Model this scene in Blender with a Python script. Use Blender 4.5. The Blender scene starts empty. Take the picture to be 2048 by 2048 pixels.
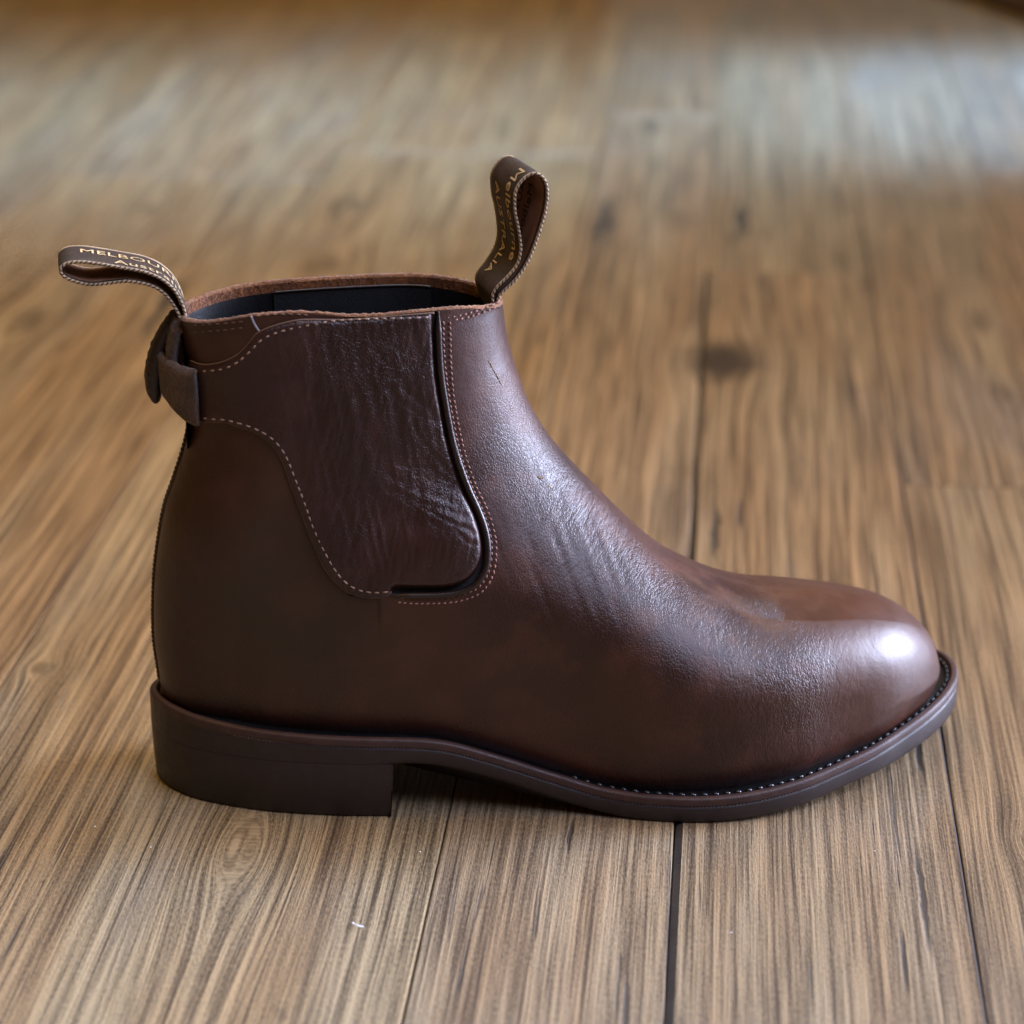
import bpy, bmesh, math, random
import numpy as np
from mathutils import Vector, Matrix
from mathutils.geometry import delaunay_2d_cdt

S = bpy.context.scene
COL = S.collection
random.seed(7)
RNG = np.random.default_rng(11)

# ---------------------------------------------------------------- camera
cd = bpy.data.cameras.new('camera'); cam = bpy.data.objects.new('camera', cd); COL.objects.link(cam)
cam.location = (0, -.953, .448); cam.rotation_euler = (math.radians(90-20.2), 0, 0)
cd.sensor_width = 36; cd.lens = 36*5500/2048; cd.clip_start = .02; cd.clip_end = 100
cd.dof.use_dof = True; cd.dof.focus_distance = .975; cd.dof.aperture_fstop = 7.5; cd.dof.aperture_blades = 7
S.camera = cam

# ---------------------------------------------------------------- light: a dim warm room, cool window light, added fill and patch lamps
W = bpy.data.worlds.new('World'); S.world = W; W.use_nodes = True
bg = W.node_tree.nodes['Background']; bg.inputs[0].default_value = (1.000, 0.480, 0.144, 1); bg.inputs[1].default_value = 0.096

def area(name, loc, aim, sx, sy, power, color, spread=180):
    l = bpy.data.lights.new(name, 'AREA'); l.shape = 'RECTANGLE'; l.size = sx; l.size_y = sy
    l.energy = power; l.color = color; l.spread = math.radians(spread)
    o = bpy.data.objects.new(name, l); COL.objects.link(o); o.location = loc
    o.rotation_euler = (Vector(aim)-Vector(loc)).to_track_quat('-Z', 'Y').to_euler()
    return o
area('window_light', (2.2, .34, .72), (.20, -.30, .02), 1.4, 1.35, 30.00, (0.667, 0.733, 1.000), 50)
area('ceiling_light', (-.2, .62, 2.2), (-.1, .50, 0), 2.4, 1.5, 46.50, (1.000, 0.640, 0.130), 180)
area('front_light', (.05, .30, 1.5), (.05, -.42, 0), 1.3, .30, 3.10, (0.050, 0.400, 1.000), 40)  # narrow overhead lamp added to cool the floor before the boot
area('fill_light', (.75, -.70, 1.30), (.05, -.05, .08), 1.0, .5, 9.50, (0.600, 0.690, 1.000), 120)  # unseen fill added to lift the flap and foot
area('far_patch_light', (.78, 1.21, 1.6), (.78, 1.21, 0), 1.15, .40, 8.40, (0.274, 0.512, 1.000), 12)  # overhead lamp added to lay the cool band on the far floor
area('far_patch_side_light', (-.45, 1.12, 1.6), (-.45, 1.12, 0), 1.3, .45, 6.69, (0.334, 0.609, 1.000), 30)  # second overhead lamp added for the dimmer left end of that band
area('low_strip_light', (1.95, 3.5, .49), (1.5, 0, .40), 3.6, .22, 2.91, (0.571, 0.900, 1.000), 180)  # unseen low strip added so the far floor mirrors a pale band

S.view_settings.view_transform = 'Standard'; S.view_settings.look = 'None'
S.view_settings.exposure = 0; S.view_settings.gamma = 1
S.cycles.use_denoising = True
# ---------------------------------------------------------------- boot last (local frame: x heel to toe, y away from camera, z up; metres)
def crv(pts, n):
    """smooth Catmull-Rom curve through the points, n samples equally spaced by arc length"""
    p = np.asarray(pts, float)
    q = np.vstack([2*p[0]-p[1], p, 2*p[-1]-p[-2]])
    out = []
    for i in range(1, len(q)-2):
        t = np.linspace(0, 1, 24, endpoint=False)[:, None]
        a, b, c_, d = q[i-1], q[i], q[i+1], q[i+2]
        out.append(.5*((2*b)+(-a+c_)*t+(2*a-5*b+4*c_-d)*t**2+(-a+3*b-3*c_+d)*t**3))
    out.append(p[-1:])
    o = np.vstack(out)
    s = np.r_[0, np.cumsum(np.linalg.norm(np.diff(o, axis=0), axis=1))]
    u = np.linspace(0, s[-1], n)
    return np.stack([np.interp(u, s, o[:, k]) for k in range(o.shape[1])], 1)

def spl(x, pts):
    """smooth interpolation y(x) through table points (monotone-safe cubic)"""
    p = np.asarray(pts, float); X, Y = p[:, 0], p[:, 1]
    d = np.diff(Y)/np.diff(X); m = np.r_[d[0], (d[1:]+d[:-1])/2, d[-1]]
    x = np.clip(x, X[0], X[-1]); i = np.clip(np.searchsorted(X, x)-1, 0, len(X)-2)
    h = X[i+1]-X[i]; t = (x-X[i])/h
    return ((2*t**3-3*t**2+1)*Y[i]+(t**3-2*t**2+t)*h*m[i]+(-2*t**3+3*t**2)*Y[i+1]+(t**3-t**2)*h*m[i+1])

def sst(a, b, x):
    t = np.clip((x-a)/(b-a), 0, 1); return t*t*(3-2*t)

MM = .001
# sole outline and levels (mm)
SOLE_LAT = [(-.4,0),(.2,-4),(2.2,-9.5),(7,-17),(17,-26.4),(36,-36),(54,-41.3),(72,-44.6),(88,-46.0),(110,-47),(130,-48),(148,-49.5),(162,-52.2),(180,-57.2),(197,-60.0),(215,-59.8),(235,-55),(255,-45.2),(267,-38.2),(278,-29.6),(287,-22.2),(295,-14.2),(301,-6.2),(305.3,2.0),(307.4,9.5),(308,16)]
SOLE_MED = [(308,16),(307.2,24),(304.3,31.5),(298,37.5),(288,41.5),(272,43),(250,43.5),(225,43),(205,41.5),(180,37),(150,31),(120,29),(90,31.5),(60,33.5),(36,32),(17,25),(7,16.5),(2.2,9),(.2,4),(-.4,0)]
ZBOT = [(-2,21.5),(60,21.5),(88,21.4),(99,21.0),(108,19.4),(126,14.0),(145,6.9),(162,1.9),(172,.5),(185,0),(200,0),(215,.9),(235,2.9),(255,5.8),(278,8.4),(298,12.4),(315,16.3)]
ZTOP = [(-2,35.2),(10,34.6),(25,33.4),(40,32.5),(60,31.8),(88,31.2),(99,30.6),(108,29.1),(126,23.4),(145,16.6),(162,11.6),(175,10.2),(185,10),(200,10),(215,10.8),(235,12.8),(255,15.8),(278,19.9),(298,24.4),(315,28.4)]
def zbot(x): return spl(np.asarray(x)/MM, ZBOT)*MM
def ztop(x): return spl(np.asarray(x)/MM, ZTOP)*MM
# side silhouette of the upper (mm), heel seam and front line, both from the sole up
BACK = crv(np.array([(3.8,36.0),(3.2,44),(2.3,54),(2.4,64),(3.5,79.5),(5.5,93),(8.4,106.6),(12.5,118),(16.6,130),(18.6,140),(18.6,153),(17.4,165),(15.2,178.7)])*MM, 500)
FRONT = crv(np.array([(297.6,23.8),(299.0,28),(298.6,32),(295.9,40.3),(290.6,48.0),(283.0,54.8),(274.4,59.7),(264.2,63.3),(251,66.2),(236,68.4),(224.5,69.9),(214.6,72.6),(204.6,77.0),(191.2,84.5),(180,93.8),(167,107.0),(157.6,117),(148.6,128),(141.2,140.8),(136.9,152.5),(133.9,162.5),(132.3,170),(131.0,181)])*MM, 900)
_fs = np.linspace(0, 1, 900)
R_FRONT = spl(_fs, [(0,.050),(.08,.040),(.15,.028),(.27,.027),(.38,.031),(.5,.038),(.62,.044),(.8,.045),(1,.040)])
_bs = np.linspace(0, 1, 500)
R_BACK = spl(_bs, [(0,.027),(.35,.030),(.7,.034),(1,.034)])
C_LINE = [(0,0),(50,-2),(100,-5),(150,-8),(200,-9),(240,-6),(275,1),(300,8),(315,12)]
W_FOOT = [(0,24),(27,25.5),(45,31.5),(65,36),(88,37.5),(110,38),(130,37.5),(150,38.5),(165,41),(180,44.5),(197,46.5),(215,46.5),(235,43.5),(250,38.5),(265,34.5),(278,32),(290,30),(300,28)]
W_SHAFT = [(60,40),(100,36),(130,33.5),(160,31),(186,29.5)]
def cl(x, z):
    return spl(np.asarray(x)/MM, C_LINE)*MM*(1-sst(.07, .125, z))

def _dist(x, z, C, R):
    d = np.empty(len(x)); r = np.empty(len(x))
    A = C[:-1]; B = C[1:]; AB = B-A; L = (AB**2).sum(1)
    for i in range(0, len(x), 4000):
        px = x[i:i+4000, None]; pz = z[i:i+4000, None]
        t = np.clip(((px-A[:, 0])*AB[:, 0]+(pz-A[:, 1])*AB[:, 1])/L, 0, 1)
        q = np.sqrt((px-A[:, 0]-t*AB[:, 0])**2+(pz-A[:, 1]-t*AB[:, 1])**2)
        m = q.min(1); w = np.exp(-(q-m[:, None])/.004)
        d[i:i+4000] = m; r[i:i+4000] = (w*R[:-1]).sum(1)/w.sum(1)
    return d, r
_S = 2
def halfw(x, z):
    x = np.asarray(x, float).ravel(); z = np.asarray(z, float).ravel()
    dB, rB = _dist(x, z, BACK[::_S], R_BACK[::_S]); dF, rF = _dist(x, z, FRONT[::_S], R_FRONT[::_S])
    cb = np.sqrt(1-np.clip(1-dB/rB, 0, 1)**2); cf = (1-np.clip(1-dF/rF, 0, 1)**2.15)**(1/2.15)
    wf = spl(x/MM, W_FOOT)*MM; ws = spl(z/MM, W_SHAFT)*MM
    k = sst(.055, .135, z)*(1-sst(.15, .19, x))
    w = wf*(1-k)+ws*k
    zf = ztop(x)
    w = w*(1-.10*np.exp(-np.clip(z-zf, 0, 1)/.006))
    return w*cb*cf

def surf(x, z, side=-1):
    """point on the leather: side -1 is the outer (camera) side"""
    x = np.asarray(x, float).ravel(); z = np.asarray(z, float).ravel()
    return np.stack([x, cl(x, z)+side*halfw(x, z)*(1-.11*sst(.14, .185, z)*(side > 0)), z], 1)

def surfn(x, z, off=0., side=-1):
    """points offset along the outward normal"""
    x = np.asarray(x, float).ravel(); z = np.asarray(z, float).ravel(); e = 4e-4
    P = surf(x, z, side)
    du = surf(x+e, z, side)-surf(x-e, z, side); dv = surf(x, z+e, side)-surf(x, z-e, side)
    n = np.cross(du, dv); n /= np.linalg.norm(n, axis=1)[:, None]
    n *= np.sign(n[:, 1:2]*side)
    return P+n*np.reshape(off, (-1, 1)) if np.ndim(off) else P+n*off, n
TR = {}
TR['flap_top'] = [(105.7,184.6),(93.2,184.2),(75.9,183.2),(60.6,183.6),(54.5,182.9),(49.1,181.5),(45.7,180.1),(43.6,178.7),(40.8,175.1),(37.3,171.3),(32.4,168.1),(26.8,165.8),(23.3,165.1),(20.5,165.2)]
TR['flap_low'] = [(22.4,143.3),(31.6,146.0),(36.4,145.3),(41.8,144.1),(45.8,141.6),(49.1,138.1),(51.7,132.8),(53.6,126.4),(56.7,117.1),(59.3,109.3),(62.5,100.8),(65.7,94.1),(69.8,89.1),(73.8,86.2),(79.3,84.6),(85.6,84.8),(88.4,86.6)]
TR['bind'] = [(106.3,185.1),(106.3,174.9),(106.9,163.0),(108.4,151.8),(110.6,139.1),(113.3,129.2),(116.3,120.7),(119.6,113.1),(121.8,106.3),(122.5,99.7),(121.5,93.7),(118.3,89.0),(113.3,86.3),(107.1,85.1),(96.7,84.9),(86.3,85.1)]
TR['st_v1'] = [(108.0,181.7),(107.9,174.8),(108.4,164.3),(109.8,153.0),(111.9,140.4),(114.3,130.4),(117.3,121.9),(120.8,113.6),(123.0,106.9),(123.8,100.3),(122.6,93.0),(118.9,87.6),(113.3,85.3),(107.0,84.1),(96.6,84.0),(90.4,84.4)]
TR['st_v2'] = [(110.3,181.4),(110.3,174.5),(110.5,164.0),(111.4,152.8),(113.5,140.2),(115.9,130.3),(118.8,121.8),(122.3,114.1),(124.5,107.4),(125.4,100.2),(124.2,92.2),(120.3,86.2),(114.0,83.3),(107.0,82.2),(96.6,82.1),(88.3,82.8)]
TR['st_r1'] = [(108.9,182.3),(114.5,182.4),(120.2,182.9),(124.6,183.4),(128.4,184.1)]
TR['st_r2'] = [(111.7,181.1),(115.9,181.1),(121.7,181.6),(125.4,181.9),(129.0,181.9)]
TR['st_f1'] = [(103.3,183.4),(91.7,183.6),(81.6,183.6),(71.4,183.3),(64.6,182.4),(55.8,180.9),(49.0,179.0),(44.9,176.6),(42.1,173.4),(37.9,169.2),(33.7,166.3),(28.8,164.4),(22.5,162.4)]
TR['st_f2'] = [(24.6,145.6),(32.3,147.1),(37.8,146.6),(42.5,145.3),(47.2,142.7),(50.5,139.2),(53.1,134.2),(55.6,127.1),(58.8,117.8),(61.3,110.0),(64.6,102.2),(67.9,95.9),(71.5,90.9),(76.0,87.7),(81.5,86.4),(87.0,86.6)]
TR['st_b1'] = [(21.4,179.0),(27.9,180.9),(37.3,182.8),(41.0,183.4)]
TR['st_b2'] = [(21.3,176.3),(27.8,178.4),(37.2,180.5),(41.6,181.3)]
TR['st_b3'] = [(43.3,185.1),(48.2,185.6),(53.8,185.7),(59.1,185.4),(63.4,184.7)]
TR['crease_a'] = [(80.8,181.7),(84.1,173.3),(89.4,165.4),(96.0,156.8),(101.5,151.7),(104.9,147.3)]
TR['crease_b'] = [(83.3,167.7),(87.9,160.6),(93.3,154.1),(97.3,150.5),(100.7,148.2),(105.5,145.8)]
TR['crease_c'] = [(88.0,129.0),(92.7,124.6),(97.5,122.4),(104.4,120.1),(111.9,116.3)]
TR['crease_d'] = [(89.2,122.6),(96.1,118.9),(102.2,116.7),(109.1,114.4),(115.3,112.4)]
TR['crease_e'] = [(96.6,148.4),(99.2,141.3),(103.9,134.7),(109.4,127.4)]
TR['crease_f'] = [(90.8,131.7),(97.6,130.1),(103.8,128.5),(109.3,124.6)]
TR['crease_g'] = [(110.4,108.2),(113.7,104.7),(117.2,102.6),(120.6,101.1)]
TR['crease_h'] = [(100.8,115.3),(106.3,112.4),(111.8,109.5),(118.0,105.9)]
TR['crease_i'] = [(62.3,173.1),(62.8,162.7),(60.4,152.2),(62.1,138.2),(59.7,125.5)]
TR['crease_j'] = [(79.9,136.3),(78.3,126.4),(77.4,116.6),(75.7,106.3),(73.4,97.2)]
TR['crease_k'] = [(72.8,157.5),(70.6,148.5),(67.0,140.8),(64.0,132.5)]
TR['scuff_a'] = [(124.7,164.1),(126.3,160.7),(128.0,157.0),(129.7,153.6)]
TR['scuff_b'] = [(141.8,121.1),(143.3,120.4),(144.2,120.5)]
TR['scuff_c'] = [(145.5,117.8),(146.3,117.3),(146.6,116.7)]
# ---------------------------------------------------------------- helpers
def mesh(name, V, Fc, mat, parent=None, smooth=True, auto=None):
    me = bpy.data.meshes.new(name)
    me.from_pydata([tuple(v) for v in np.asarray(V)], [], [tuple(int(i) for i in f) for f in Fc])
    me.validate(); me.update()
    if smooth: me.polygons.foreach_set('use_smooth', [True]*len(me.polygons))
    o = bpy.data.objects.new(name, me); COL.objects.link(o)
    if mat: me.materials.append(mat)
    if parent: o.parent = parent
    if auto: me.set_sharp_from_angle(angle=math.radians(auto))
    return o

def grid_faces(r, c, wrap=False, off=0, flip=False):
    i, j = np.meshgrid(np.arange(r-1), np.arange(c if wrap else c-1), indexing='ij')
    k = (j+1) % c
    f = np.stack([i*c+j, i*c+k, (i+1)*c+k, (i+1)*c+j], -1).reshape(-1, 4)+off
    return f[:, ::-1] if flip else f

def dist2(P, C):
    """distance of 2-D points to a polyline"""
    P = np.asarray(P); A = C[:-1]; AB = C[1:]-A; L = (AB**2).sum(1)+1e-18; d = np.empty(len(P))
    for i in range(0, len(P), 4000):
        q = P[i:i+4000, None]-A; t = np.clip((q*AB).sum(2)/L, 0, 1)
        d[i:i+4000] = np.sqrt(((q-t[..., None]*AB)**2).sum(2)).min(1)
    return d

def inpoly(P, Q):
    x, z = P[:, 0], P[:, 1]; c = np.zeros(len(P), bool); n = len(Q)
    for i in range(n):
        a, b = Q[i], Q[i-1]
        if a[1] == b[1]: continue
        c ^= ((a[1] > z) != (b[1] > z)) & (x < (b[0]-a[0])*(z-a[1])/(b[1]-a[1])+a[0])
    return c

_P = RNG.random((64, 64))
def vnoise(u, v):
    """tileable smooth value noise, 0..1"""
    i = np.floor(u).astype(int); j = np.floor(v).astype(int); a = u-i; b = v-j
    a = a*a*(3-2*a); b = b*b*(3-2*b)
    g = lambda p, q: _P[p % 64, q % 64]
    return (g(i, j)*(1-a)+g(i+1, j)*a)*(1-b)+(g(i, j+1)*(1-a)+g(i+1, j+1)*a)*b

def tube(path, rad, seg=8, closed=False):
    p = np.asarray(path, float); n = len(p)
    t = np.gradient(p, axis=0); t /= np.linalg.norm(t, axis=1)[:, None]
    ref = np.array([.13, -.9, .4]); u = np.cross(t, ref); u /= np.linalg.norm(u, axis=1)[:, None]; v = np.cross(t, u)
    r = np.broadcast_to(np.asarray(rad, float), (n,))
    a = np.arange(seg)*2*np.pi/seg
    V = (p[:, None]+r[:, None, None]*(np.cos(a)[None, :, None]*u[:, None]+np.sin(a)[None, :, None]*v[:, None])).reshape(-1, 3)
    Fc = grid_faces(n, seg, True).tolist()
    Fc += [list(range(seg))[::-1], list(range((n-1)*seg, n*seg))]
    return V, Fc

def ribbon(path, wv, th, nw=7):
    """strap swept along a 3-D path, wv = width vector (one or one per point), th = thickness"""
    p = np.asarray(path, float); n = len(p); wv = np.broadcast_to(np.asarray(wv, float), p.shape)
    t = np.gradient(p, axis=0); nn = np.cross(t, wv); nn /= np.linalg.norm(nn, axis=1)[:, None]
    a = np.linspace(0, 1, nw); W_ = np.linalg.norm(wv, axis=1)[:, None]
    e = np.minimum(a, 1-a)*W_; hb = th/2*np.sqrt(np.clip(1-np.clip(1-e/(th*.5), 0, 1)**2, .12, 1))
    up = p[:, None]+a[None, :, None]*wv[:, None]+hb[..., None]*nn[:, None]
    lo = p[:, None]+a[None, ::-1, None]*wv[:, None]-hb[:, ::-1, None]*nn[:, None]
    V = np.concatenate([up, lo], 1).reshape(-1, 3); m = 2*nw
    Fc = grid_faces(n, m, True).tolist()+[list(range(m))[::-1], list(range((n-1)*m, n*m))]
    return V, Fc, nn

def panel(outline, res, offf, side=-1, depth=.0012):
    """leather piece: a region of the side view laid on the boot with its own thickness. offf(P, d) = offset"""
    C = np.vstack([outline, outline[:1]]); s = np.r_[0, np.cumsum(np.linalg.norm(np.diff(C, axis=0), axis=1))]
    n = int(s[-1]/(res*.8)); u = np.linspace(0, s[-1], n, endpoint=False)
    B = np.stack([np.interp(u, s, C[:, 0]), np.interp(u, s, C[:, 1])], 1)
    lo, hi = B.min(0), B.max(0)
    gx, gz = np.meshgrid(np.arange(lo[0], hi[0], res), np.arange(lo[1], hi[1], res*.866), indexing='ij')
    gx = gx+(np.arange(gx.shape[1]) % 2)*res/2
    G = np.stack([gx.ravel(), gz.ravel()], 1); G = G[inpoly(G, B)]
    CB = np.vstack([B, B[:1]]); G = G[dist2(G, CB) > res*.3]
    # extra rows close to the edge so that it can be rounded
    P = np.vstack([B, G])
    vo, eo, fo = delaunay_2d_cdt([Vector(q) for q in P], [(i, (i+1) % n) for i in range(n)], [list(range(n))], 1, 1e-7)[:3]
    P = np.array([tuple(q) for q in vo]); d = dist2(P, CB)
    off = offf(P, d)
    X, N = surfn(P[:, 0], P[:, 1], off, side)
    V = X; Fc = [list(f) for f in fo]
    # outline wall
    ib = [int(np.argmin(((P-b)**2).sum(1))) for b in B]
    base = len(V); V = np.vstack([V, X[ib]-N[ib]*depth])
    for i in range(n):
        j = (i+1) % n; Fc.append([ib[i], ib[j], base+j, base+i])
    o = Fc[0]; nrm = np.cross(V[o[1]]-V[o[0]], V[o[2]]-V[o[0]])
    if nrm[1]*side < 0: Fc = [f[::-1] for f in Fc]
    return V, Fc

def stitches(curve, pitch, length, rad, off, side=-1, tilt=0., jit=.1, start=0):
    """one mesh of short thread stitches that follow a side-view curve on the boot"""
    s = np.r_[0, np.cumsum(np.linalg.norm(np.diff(curve, axis=0), axis=1))]
    c = np.arange(start+pitch*.5, s[-1]-pitch*.3, pitch); c = c+RNG.normal(0, pitch*jit*.4, len(c))
    h = length/2
    q = lambda u: np.stack([np.interp(u, s, curve[:, 0]), np.interp(u, s, curve[:, 1])], 1)
    P, N = surfn(*q(c).T, off, side); A, _ = surfn(*q(c-h).T, off, side); B, _ = surfn(*q(c+h).T, off, side)
    T = B-A; T /= np.linalg.norm(T, axis=1)[:, None]; U = np.cross(N, T); T = T*np.cos(tilt)+U*np.sin(tilt); U = np.cross(N, T)
    return threads(P, T, U, N, h, rad)

def threads(P, T, U, N, h, rad):
    V, Fc = [], []
    rows = [(-1, .25, -.6), (-.72, .85, -.05), (0, 1, .35), (.72, .85, -.05), (1, .25, -.6)]
    a = np.arange(6)*np.pi/3
    for i in range(len(P)):
        hh = h*(1+random.uniform(-.12, .12)); b = len(V)
        for (x, r, z) in rows:
            for k in a:
                V.append(P[i]+T[i]*hh*x+U[i]*rad*r*math.cos(k)+N[i]*rad*(z+r*math.sin(k)))
        Fc += (grid_faces(5, 6, True)+b).tolist()+[[b+5, b+4, b+3, b+2, b+1, b], [b+24+k for k in range(6)]]
    return np.array(V), Fc

def join(parts):
    V = []; Fc = []; b = 0
    for v, f in parts:
        V.append(v); Fc += [[i+b for i in q] for q in f]; b += len(v)
    return np.vstack(V), Fc

# ---------------------------------------------------------------- materials
class Mat:
    def __init__(self, name):
        self.m = bpy.data.materials.new(name); self.m.use_nodes = True
        self.t = self.m.node_tree; self.b = self.t.nodes['Principled BSDF']
    def n(self, kind, **kw):
        x = self.t.nodes.new('ShaderNode'+kind); ins = kw.pop('i', {})
        for k, v in kw.items(): setattr(x, k, v)
        for k, v in ins.items(): self.put(x.inputs[k], v)
        return x
    def put(self, sock, v):
        if isinstance(v, bpy.types.NodeSocket): self.t.links.new(v, sock)
        else: sock.default_value = v
    def math(self, op, a, b=0., clamp=False):
        x = self.n('Math', operation=op, use_clamp=clamp); self.put(x.inputs[0], a); self.put(x.inputs[1], b); return x.outputs[0]
    def ramp(self, v, lo, hi, a=0., b=1., kind='SMOOTHSTEP'):
        x = self.n('MapRange', interpolation_type=kind, clamp=True) if kind == 'LINEAR' else self.n('MapRange', interpolation_type=kind)
        for k, q in zip(('Value', 'From Min', 'From Max', 'To Min', 'To Max'), (v, lo, hi, a, b)): self.put(x.inputs[k], q)
        return x.outputs[0]
    def mix(self, f, a, b, mode='MIX'):
        x = self.n('Mix', data_type='RGBA', blend_type=mode); self.put(x.inputs[0], f)
        self.put(x.inputs[6], a if isinstance(a, bpy.types.NodeSocket) else (*a, 1)); self.put(x.inputs[7], b if isinstance(b, bpy.types.NodeSocket) else (*b, 1))
        return x.outputs[2]
    def co(self): return self.n('TexCoord').outputs['Object']
    def mapv(self, v, loc=(0, 0, 0), rot=(0, 0, 0), sc=(1, 1, 1)):
        return self.n('Mapping', i={'Vector': v, 'Location': loc, 'Rotation': rot, 'Scale': sc}).outputs[0]
    def noise(self, v, scale, detail=2., rough=.5, dist=0.):
        return self.n('TexNoise', i={'Vector': v, 'Scale': scale, 'Detail': detail, 'Roughness': rough, 'Distortion': dist}).outputs[0]
    def blob(self, v, c, r):
        """soft mask round a point of the thing"""
        d = self.n('VectorMath', operation='DISTANCE', i={0: v, 1: c}).outputs['Value']
        return self.ramp(d, r, r*.25)
    def bump(self, h, dist, strength=1., nrm=None):
        x = self.n('Bump', i={'Height': h, 'Distance': dist, 'Strength': strength})
        if nrm is not None: self.put(x.inputs['Normal'], nrm)
        return x.outputs[0]
    def set(self, **kw):
        names = dict(color='Base Color', rough='Roughness', normal='Normal', metal='Metallic', coat='Coat Weight', coatr='Coat Roughness', sheen='Sheen Weight', sheenr='Sheen Roughness', spec='Specular IOR Level', ior='IOR')
        for k, v in kw.items():
            if k == 'color' and not isinstance(v, bpy.types.NodeSocket): v = (*v, 1)
            self.put(self.b.inputs[names[k]], v)
        return self.m

def leather(name, dark, light, grain=1., creases=False, rough=.40, flap=False):
    M = Mat(name); v = M.co()
    big = M.noise(v, 18, 3, .55); med = M.noise(v, 70, 4, .6)
    col = M.mix(M.ramp(big, .35, .68), dark, light)
    col = M.mix(M.math('MULTIPLY', M.ramp(med, .48, .72), .55), col, tuple(1.55*c for c in light))
    # pebbled grain
    wob = M.n('VectorMath', operation='ADD', i={0: v, 1: M.n('VectorMath', operation='SCALE', i={0: M.n('TexNoise', i={'Vector': v, 'Scale': 300., 'Detail': 2.}).outputs['Color'], 'Scale': .0022}).outputs[0]}).outputs[0]
    vor = M.n('TexVoronoi', feature='DISTANCE_TO_EDGE', i={'Vector': M.mapv(wob, sc=(1.25, 1, .8)), 'Scale': 820.}).outputs['Distance']
    peb = M.ramp(vor, .0, .22)
    fine = M.noise(v, 2300, 2, .6)
    zone = M.ramp(M.noise(v, 26, 2), .33, .66, .25, 1.)
    if creases:
        x = M.n('SeparateXYZ', i={0: v}).outputs[0]
        toe = M.ramp(x, .262, .235)               # the toe cap is polished smooth, the ball is grained
        heel = M.ramp(x, .10, .175, .75, 1.)
        zone = M.math('MULTIPLY', zone, M.math('MULTIPLY', M.math('MAXIMUM', toe, .3), heel))
    h = M.math('ADD', M.math('MULTIPLY', peb, M.math('MULTIPLY', zone, .8)), M.math('MULTIPLY', fine, .18))
    nrm = M.bump(h, .00022*grain, .8)
    if flap:
        w2 = M.n('VectorMath', operation='ADD', i={0: v, 1: M.n('VectorMath', operation='SCALE', i={0: M.n('TexNoise', i={'Vector': v, 'Scale': 130., 'Detail': 3.}).outputs['Color'], 'Scale': .010}).outputs[0]}).outputs[0]
        for (sc3, rot, dist, st) in (((1.5, 1, .42), .12, .0007, .13), ((1.2, 1, .5), -.45, .0005, .10)):
            net = M.n('TexVoronoi', feature='DISTANCE_TO_EDGE', i={'Vector': M.mapv(M.mapv(w2, rot=(0, rot, 0)), sc=sc3), 'Scale': 210.}).outputs['Distance']
            amt = M.ramp(M.noise(v, 45, 2), .38, .62)
            nrm = M.bump(M.math('MULTIPLY', M.ramp(net, 0, .16), amt), dist, st, nrm)
    und = M.noise(v, 75, 4, .55)
    nrm = M.bump(und, .0013, .3, nrm)
    if creases:
        def wrinkles(c, r, rot, across, along, dist, seed):
            q = M.mapv(M.mapv(v, rot=(0, rot, 0), loc=seed), sc=(along, along, across))
            n1 = M.noise(q, 1., 2, .55, .25)
            rid = M.math('ABSOLUTE', M.math('SUBTRACT', n1, .5)); rid = M.ramp(rid, 0., .13)
            return M.math('MULTIPLY', rid, M.blob(v, c, r)), dist
        # instep folds run across the front, break lines stand across the ball
        for (c, r, rot, ac, al, d, sd) in (((.160, -.026, .098), .044, math.radians(38), 330, 62, .0011, (0, 0, 0)),
                                         ((.150, -.030, .118), .030, math.radians(52), 380, 70, .0006, (.3, .1, 0)),
                                         ((.222, -.046, .040), .050, math.radians(82), 300, 150, .0009, (.2, 0, .4)),
                                         ((.212, -.036, .052), .045, math.radians(72), 420, 190, .0006, (.7, 0, .1))):
            hh, d = wrinkles(c, r, rot, ac, al, d, sd)
            nrm = M.bump(hh, d, .11, nrm)
        # rubbed, lighter leather over the ball and toe top
        rub = M.math('MULTIPLY', M.blob(v, (.226, -.020, .070), .062), M.ramp(M.noise(v, 60, 5, .65), .40, .70))
        col = M.mix(M.math('MULTIPLY', rub, .55), col, (.105, .045, .019))
        toec = M.blob(v, (.272, .0, .055), .075)
        col = M.mix(M.math('MULTIPLY', toec, .55), col, (.078, .0255, .0085))
        heelc = M.blob(v, (.030, -.02, .075), .085)
        col = M.mix(M.math('MULTIPLY', heelc, .5), col, (.030, .0135, .0065))
    # fine hair scratches
    sc = M.noise(M.mapv(v, rot=(0, .7, 0), sc=(40, 40, 900)), 1., 2, .6)
    scr = M.math('MULTIPLY', M.ramp(sc, .70, .76), M.ramp(M.noise(v, 40, 1), .52, .66))
    col = M.mix(M.math('MULTIPLY', scr, .35), col, (.20, .10, .055))
    rg = M.ramp(med, .3, .75, rough-.04, rough+.05)
    if creases: rg = M.math('ADD', rg, M.ramp(x, .27, .235, .05, .07))
    return M.set(color=col, rough=rg, normal=nrm, spec=.56)

def plain(name, color, rough, bump=0., scale=900, spec=.5, var=.25, coat=0):
    M = Mat(name); v = M.co(); n = M.noise(v, scale*.08, 4, .6)
    col = M.mix(M.ramp(n, .3, .7), tuple(c*(1-var) for c in color), tuple(c*(1+var) for c in color))
    kw = dict(color=col, rough=M.ramp(M.noise(v, scale*.15, 3), .3, .7, rough*.88, min(1, rough*1.12)), spec=spec, coat=coat)
    if bump: kw['normal'] = M.bump(M.noise(v, scale, 3, .6), bump, .8)
    return M.set(**kw)

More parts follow.
